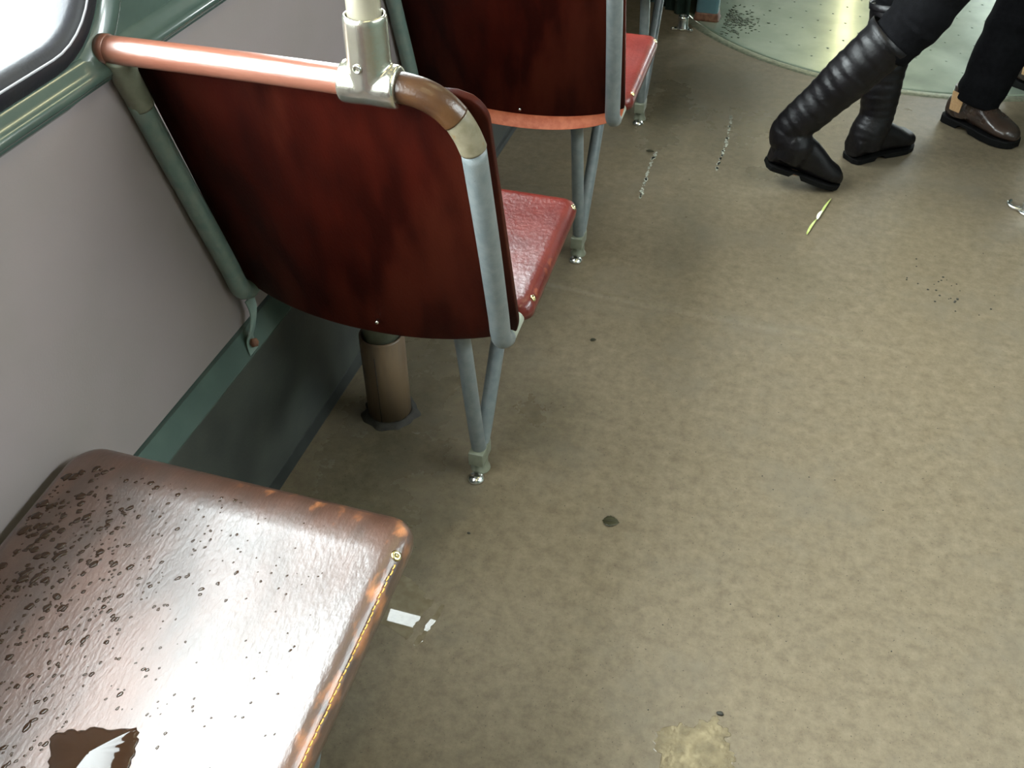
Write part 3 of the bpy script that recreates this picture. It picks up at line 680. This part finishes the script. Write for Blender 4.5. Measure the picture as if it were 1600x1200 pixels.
# ------------------------------------------------------------------ people
def loftm(bm, secs, n=24, p=2.0):
    """secs: (centre, half-width vector, half-depth vector)"""
    rg = []
    for c, a, b2 in secs:
        c, a, b2 = V(c), V(a), V(b2); ring = []
        for k in range(n):
            t = 2 * math.pi * k / n; cx, sy = math.cos(t), math.sin(t)
            ring.append(c + a * math.copysign(abs(cx) ** (2 / p), cx) + b2 * math.copysign(abs(sy) ** (2 / p), sy))
        rg.append(ring)
    ringmesh(bm, rg)
def limb(bm, pts, radii, k=5, wob=0, seed=0, aspect=1.0, fdir=None):
    P = smooth_path(pts, k); N = len(P); rs = []
    for i in range(N):
        t = i / (N - 1) * (len(radii) - 1); j = min(int(t), len(radii) - 2); f = t - j; f = f * f * (3 - 2 * f)
        rs.append(radii[j] * (1 - f) + radii[j + 1] * f)
    rnd = random.Random(seed); ph = [rnd.uniform(0, 6.28) for _ in range(4)]; secs = []
    rg = []
    for i, p in enumerate(P):
        d = (P[min(i + 1, N - 1)] - P[max(i - 1, 0)]).normalized(); f = V(fdir or (1, 0, 0)); a = (f - d * f.dot(d)).normalized(); b2 = d.cross(a)
        ring = []
        for k2 in range(28):
            th = 2 * math.pi * k2 / 28
            w_ = 1 + wob * math.sin(i * 1.9 + ph[0] + 1.2 * math.sin(th + ph[1])) + wob * .6 * math.sin(i * 3.1 + 2 * th + ph[2])
            ring.append(p + (a * math.cos(th) * aspect + b2 * math.sin(th)) * rs[i] * w_)
        rg.append(ring)
    ringmesh(bm, rg)
def fuse(o_, vox, it=4):
    md = o_.modifiers.new('merge', 'REMESH'); md.mode = 'VOXEL'; md.voxel_size = vox; md.use_smooth_shade = True
    md = o_.modifiers.new('soft', 'SMOOTH'); md.factor = .5; md.iterations = it
def foot_frame(heel, toe):
    f = (V(toe) - V(heel)); L_ = f.length; f.normalize(); s_ = f.cross(V((0, 0, 1))).normalized(); u = s_.cross(f).normalized(); return f, s_, u, L_
def boot(parent, heel, toe, ankle, knee, seed, bend=0, name='boot'):
    """heel, toe: ends of the sole on the ground side"""
    f, s_, u, L_ = foot_frame(heel, toe); H = V(heel)
    def at(t, h): return H + f * L_ * t + u * h
    def bz(t): return 0 if t < .62 else 0
    bm = bmesh.new()
    prof = [(-.01, .018, .012, .03), (.0, .030, .030, .042), (.08, .034, .040, .05), (.2, .034, .048, .055), (.34, .034, .049, .052), (.5, .036, .043, .042), (.65, .041, .034, .036), (.8, .043, .024, .032), (.92, .036, .020, .028), (.99, .022, .014, .022), (1.02, .010, .008, .018)]
    secs = [(at(t, .012 + hh), s_ * w_, u * hh) for t, w_, hh, _ in prof]
    loftm(bm, secs, p=2.4)
    A = V(ankle); K = V(knee)
    limb(bm, [at(.20, .035), at(.22, .075), A, A.lerp(K, .3), A.lerp(K, .65), K], [.046, .048, .046, .052, .060, .063], k=13, wob=.022, seed=seed, fdir=f)
    o_ = obj(name, bm, 'boot', parent); fuse(o_, .004, 3)
    bm = bmesh.new()
    def outline(t): 
        for (a, b2) in zip(prof, prof[1:]):
            if a[0] <= t <= b2[0]: q = (t - a[0]) / (b2[0] - a[0]); return a[1] + (b2[1] - a[1]) * q
        return .01
    ts = [-.01 + 1.03 * i / 24 for i in range(25)]
    rg = []
    for t in ts:
        w_ = outline(min(max(t, -.01), 1.02)) + .001; h0 = -.0 if (t < .30 or t > .46) else .011; top = .013
        rg.append([at(t, h0) - s_ * w_, at(t, h0) + s_ * w_, at(t, top) + s_ * w_, at(t, top) - s_ * w_])
    ringmesh(bm, rg); obj('sole', bm, 'sole', o_, smooth=False, bevel=.002)
    # top band
    d = (K - A).normalized(); a = (f - d * f.dot(d)).normalized(); b2 = d.cross(a); bm = bmesh.new(); rg = []
    for h_, r_ in ((-.012, .066), (.004, .0675), (.004, .064), (-.012, .062)):
        rg.append([K + d * h_ + (a * math.cos(t) + b2 * math.sin(t)) * r_ for t in [2 * math.pi * k / 32 for k in range(32)]])
    rg.append(rg[0]); ringmesh(bm, rg, cap=False); obj('boot_cuff', bm, 'boot', o_)
    return o_
def hand(bm, wrist, d, side, palm_n, curl=.35):
    W_, d, pn = V(wrist), V(d).normalized(), V(palm_n).normalized(); s_ = d.cross(pn).normalized() * side
    limb(bm, [W_, W_ + d * .03, W_ + d * .09], [.024, .032, .036], k=3, fdir=tuple(s_), aspect=1.0)
    for i, (o_, l_) in enumerate(((-.027, .068), (-.009, .078), (.009, .073), (.026, .058))):
        b = W_ + d * .085 + s_ * o_; p = [b]; dd = d.copy()
        for q, fr in ((.45, .5), (.3, .8), (.25, .8)):
            dd = (dd + pn * curl * fr).normalized(); p.append(p[-1] + dd * l_ * q)
        limb(bm, p, [.0095, .009, .0085, .0075], k=3, fdir=tuple(s_))
    b = W_ + d * .03 - s_ * .022; t1 = (d * .7 - s_ * .7 + pn * .2).normalized()
    limb(bm, [b, b + t1 * .035, b + t1 * .035 + (d + pn * .3).normalized() * .03], [.013, .011, .009], k=3, fdir=tuple(pn))
def person(loc_hip, facing, hips, knees, ankles, toes, height, label, top_mat, leg_mat, hairlen, leg_r, cuff=None):
    fd = V(facing).normalized(); sd = V((-fd.y, fd.x, 0)); Hc = V(loc_hip)
    bm = bmesh.new()
    sh = Hc + V((0, 0, height * .285)); neck = Hc + V((0, 0, height * .335)); head = Hc + V((0, 0, height * .425)) + fd * .02
    def torso(bm, g):
        loftm(bm, [(Hc + V((0, 0, -.10)), sd * (.13 + g), fd * (.09 + g)), (Hc + V((0, 0, 0)), sd * (.165 + g), fd * (.105 + g)), (Hc + V((0, 0, .13)), sd * (.135 + g), fd * (.09 + g)), (Hc + V((0, 0, .28)), sd * (.155 + g), fd * (.105 + g)), (Hc + V((0, 0, .40)), sd * (.175 + g), fd * (.10 + g)), (sh, sd * (.15 + g), fd * (.075 + g)), (sh + V((0, 0, .045)), sd * (.07 + g), fd * (.06 + g))])
    def arms(bm, g, stop=False):
        for i, s in enumerate((1, -1)):
            a = sh + sd * s * .165 + V((0, 0, -.02)); el = a + sd * s * .05 + fd * (-.06 if i else .05) + V((0, 0, -.28)); wr = el + fd * (.06 if i else .12) + V((0, 0, -.23))
            limb(bm, [a + V((0, 0, .01)), a.lerp(el, .5), el, el.lerp(wr, .5), wr if not stop else wr - (wr - el) * .08], [.052 + g, .046 + g, .037 + g, .034 + g, .025 + g])
            if not stop: hand(bm, wr, (wr - el) + V((0, 0, -.1)), s, -sd * s)
    torso(bm, 0); arms(bm, 0)
    limb(bm, [sh, neck, head + V((0, 0, -.04))], [.062, .052, .055], fdir=tuple(fd))
    loftm(bm, [(head + fd * .03 + V((0, 0, -.115)), sd * .02, fd * .02), (head + fd * .02 + V((0, 0, -.10)), sd * .045, fd * .055), (head + V((0, 0, -.05)), sd * .066, fd * .085), (head, sd * .074, fd * .095), (head + V((0, 0, .05)), sd * .073, fd * .095), (head + V((0, 0, .09)), sd * .055, fd * .07), (head + V((0, 0, .112)), sd * .02, fd * .03)])
    limb(bm, [head + fd * .088 + V((0, 0, .012)), head + fd * .104 + V((0, 0, -.02)), head + fd * .09 + V((0, 0, -.032))], [.008, .013, .009], k=3)
    for s in (1, -1): limb(bm, [head + sd * s * .072 + V((0, 0, .02)), head + sd * s * .082, head + sd * s * .072 + V((0, 0, -.03))], [.011, .014, .008], k=3)
    limb(bm, [head + fd * .078 - sd * .022 + V((0, 0, -.062)), head + fd * .088 + V((0, 0, -.06)), head + fd * .078 + sd * .022 + V((0, 0, -.062))], [.004, .007, .004], k=3)
    for h_, k_, a_, t_ in zip(hips, knees, ankles, toes):
        limb(bm, [h_, V(h_).lerp(V(k_), .5), k_, V(k_).lerp(V(a_), .4), a_], [.082, .066, .046, .042, .026])
        limb(bm, [V(a_) + V((0, 0, -.02)), V(a_).lerp(V(t_), .6) + V((0, 0, -.015)), t_], [.024, .020, .014], k=4)
    body = obj('person', bm, 'skin'); fuse(body, .0065, 4)
    tag(body, label, 'person')
    for s in (1, -1):
        bm = bmesh.new(); bmesh.ops.create_uvsphere(bm, u_segments=16, v_segments=10, radius=.0125)
        for v in bm.verts: v.co += head + fd * .082 + sd * s * .031 + V((0, 0, .008))
        obj('eye', bm, mat('eye', (.75, .73, .7), rough=.2), body)
    # trousers
    bm = bmesh.new()
    loftm(bm, [(Hc + V((0, 0, -.12)), sd * .14, fd * .10), (Hc, sd * .178, fd * .118), (Hc + V((0, 0, .12)), sd * .15, fd * .105)])
    for i, (h_, k_, a_) in enumerate(zip(hips, knees, ankles)):
        e_ = V(a_) if cuff is None else V(cuff[i])
        limb(bm, [h_, V(h_).lerp(V(k_), .5), k_, V(k_).lerp(e_, .5), e_], leg_r, k=8, wob=.03, seed=i + 3)
    o_ = obj('trousers', bm, leg_mat, body); fuse(o_, .006, 3)
    bm = bmesh.new(); torso(bm, .022); arms(bm, .014, True)
    loftm(bm, [(Hc + V((0, 0, -.13)), sd * .20, fd * .15), (Hc + V((0, 0, 0)), sd * .19, fd * .135), (Hc + V((0, 0, .15)), sd * .16, fd * .115)])
    o_ = obj('coat', bm, top_mat, body); fuse(o_, .007, 3)
    bm = bmesh.new()
    loftm(bm, [(head - fd * .035 + V((0, 0, -hairlen)), sd * .05, fd * .03), (head - fd * .03 + V((0, 0, -hairlen * .5)), sd * .078, fd * .06), (head - fd * .025 + V((0, 0, .02)), sd * .085, fd * .085), (head - fd * .008 + V((0, 0, .07)), sd * .080, fd * .098), (head + V((0, 0, .105)), sd * .055, fd * .07), (head + V((0, 0, .125)), sd * .02, fd * .03)])
    o_ = obj('hair', bm, 'hair', body); fuse(o_, .006, 2)
    return body

# the walker in knee boots, stepping to the right
KR, KL = (.195, 2.46, .405), (.205, 2.705, .40)
lady = person((.37, 2.60, .86), (1, .15, 0), [(.37, 2.69, .83), (.38, 2.52, .83)], [(.225, 2.705, .455), (.25, 2.465, .475)],
              [(.235, 2.665, .10), (-.002, 2.432, .125)], [(.285, 2.70, .035), (.05, 2.43, .035)], 1.66,
              'person in black trousers and tall black leather boots stepping to the right', 'coat', 'cloth', .20, [.105, .088, .070, .064, .058],
              cuff=[(.21, 2.705, .36), (.19, 2.46, .37)])
boot(lady, (.175, 2.605, .002), (.335, 2.750, .002), (.222, 2.652, .12), KL, 5)
boot(lady, (-.040, 2.405, .062), (.150, 2.455, .0), (.000, 2.430, .145), KR, 9)

# the man in brown ankle boots
man = person((.70, 3.09, .92), (.77, -.62, 0), [(.765, 3.17, .88), (.645, 3.02, .88)], [(.745, 3.22, .49), (.575, 2.965, .49)],
             [(.70, 3.27, .09), (.500, 2.925, .09)], [(.85, 3.17, .03), (.60, 2.84, .03)], 1.76,
             'person in black trousers and dark brown ankle boots standing by the turntable', 'navy', 'cloth', .04, [.11, .098, .082, .074, .064],
             cuff=[(.70, 3.265, .075), (.503, 2.922, .075)])
def shoe(parent, heel, toe, side):
    f, s_, u, L_ = foot_frame(heel, toe); H = V(heel)
    def at(t, h, q=0): return H + f * L_ * t + u * h + s_ * q
    prof = [(.0, .012, .020), (.02, .026, .030), (.08, .032, .036), (.2, .033, .042), (.35, .033, .044), (.5, .037, .036), (.65, .043, .028), (.78, .044, .022), (.9, .036, .018), (.97, .024, .013), (1.0, .010, .008)]
    bm = bmesh.new(); loftm(bm, [(at(t, .018 + hh), s_ * w_, u * hh) for t, w_, hh in prof], p=2.3)
    limb(bm, [at(.22, .03), at(.20, .085), at(.20, .115)], [.042, .040, .039], fdir=tuple(f))
    o_ = obj('ankle_boot', bm, 'shoe', parent); fuse(o_, .004, 3)
    bm = bmesh.new(); rg = []
    def wd(t):
        for a, b2 in zip(prof, prof[1:]):
            if a[0] <= t <= b2[0]: return a[1] + (b2[1] - a[1]) * (t - a[0]) / (b2[0] - a[0])
        return .01
    for i in range(27):
        t = i / 26; w_ = wd(t) + .005; h0 = .0 if (t < .27) else (.012 if t < .45 else .002)
        rg.append([at(t * 1.02 - .01, h0, -w_), at(t * 1.02 - .01, h0, w_), at(t * 1.02 - .01, .022, w_), at(t * 1.02 - .01, .022, -w_)])
    ringmesh(bm, rg); obj('sole', bm, 'sole', o_, smooth=False, bevel=.002)
    for q in (-1, 1):
        bm = bmesh.new(); g1 = []
        for t, h in ((.13, .05), (.27, .05), (.29, .105), (.11, .105)):
            g1.append((t, h))
        ringmesh(bm, [[at(t, h, q * .041) for t, h in g1], [at(t, h, q * .0445) for t, h in g1]]); obj('elastic_gusset', bm, 'tan', o_, smooth=False, bevel=.001)
    return o_
shoe(man, (.440, 2.965, 0), (.622, 2.818, 0), 1)
shoe(man, (.655, 3.285, 0), (.86, 3.15, 0), -1)
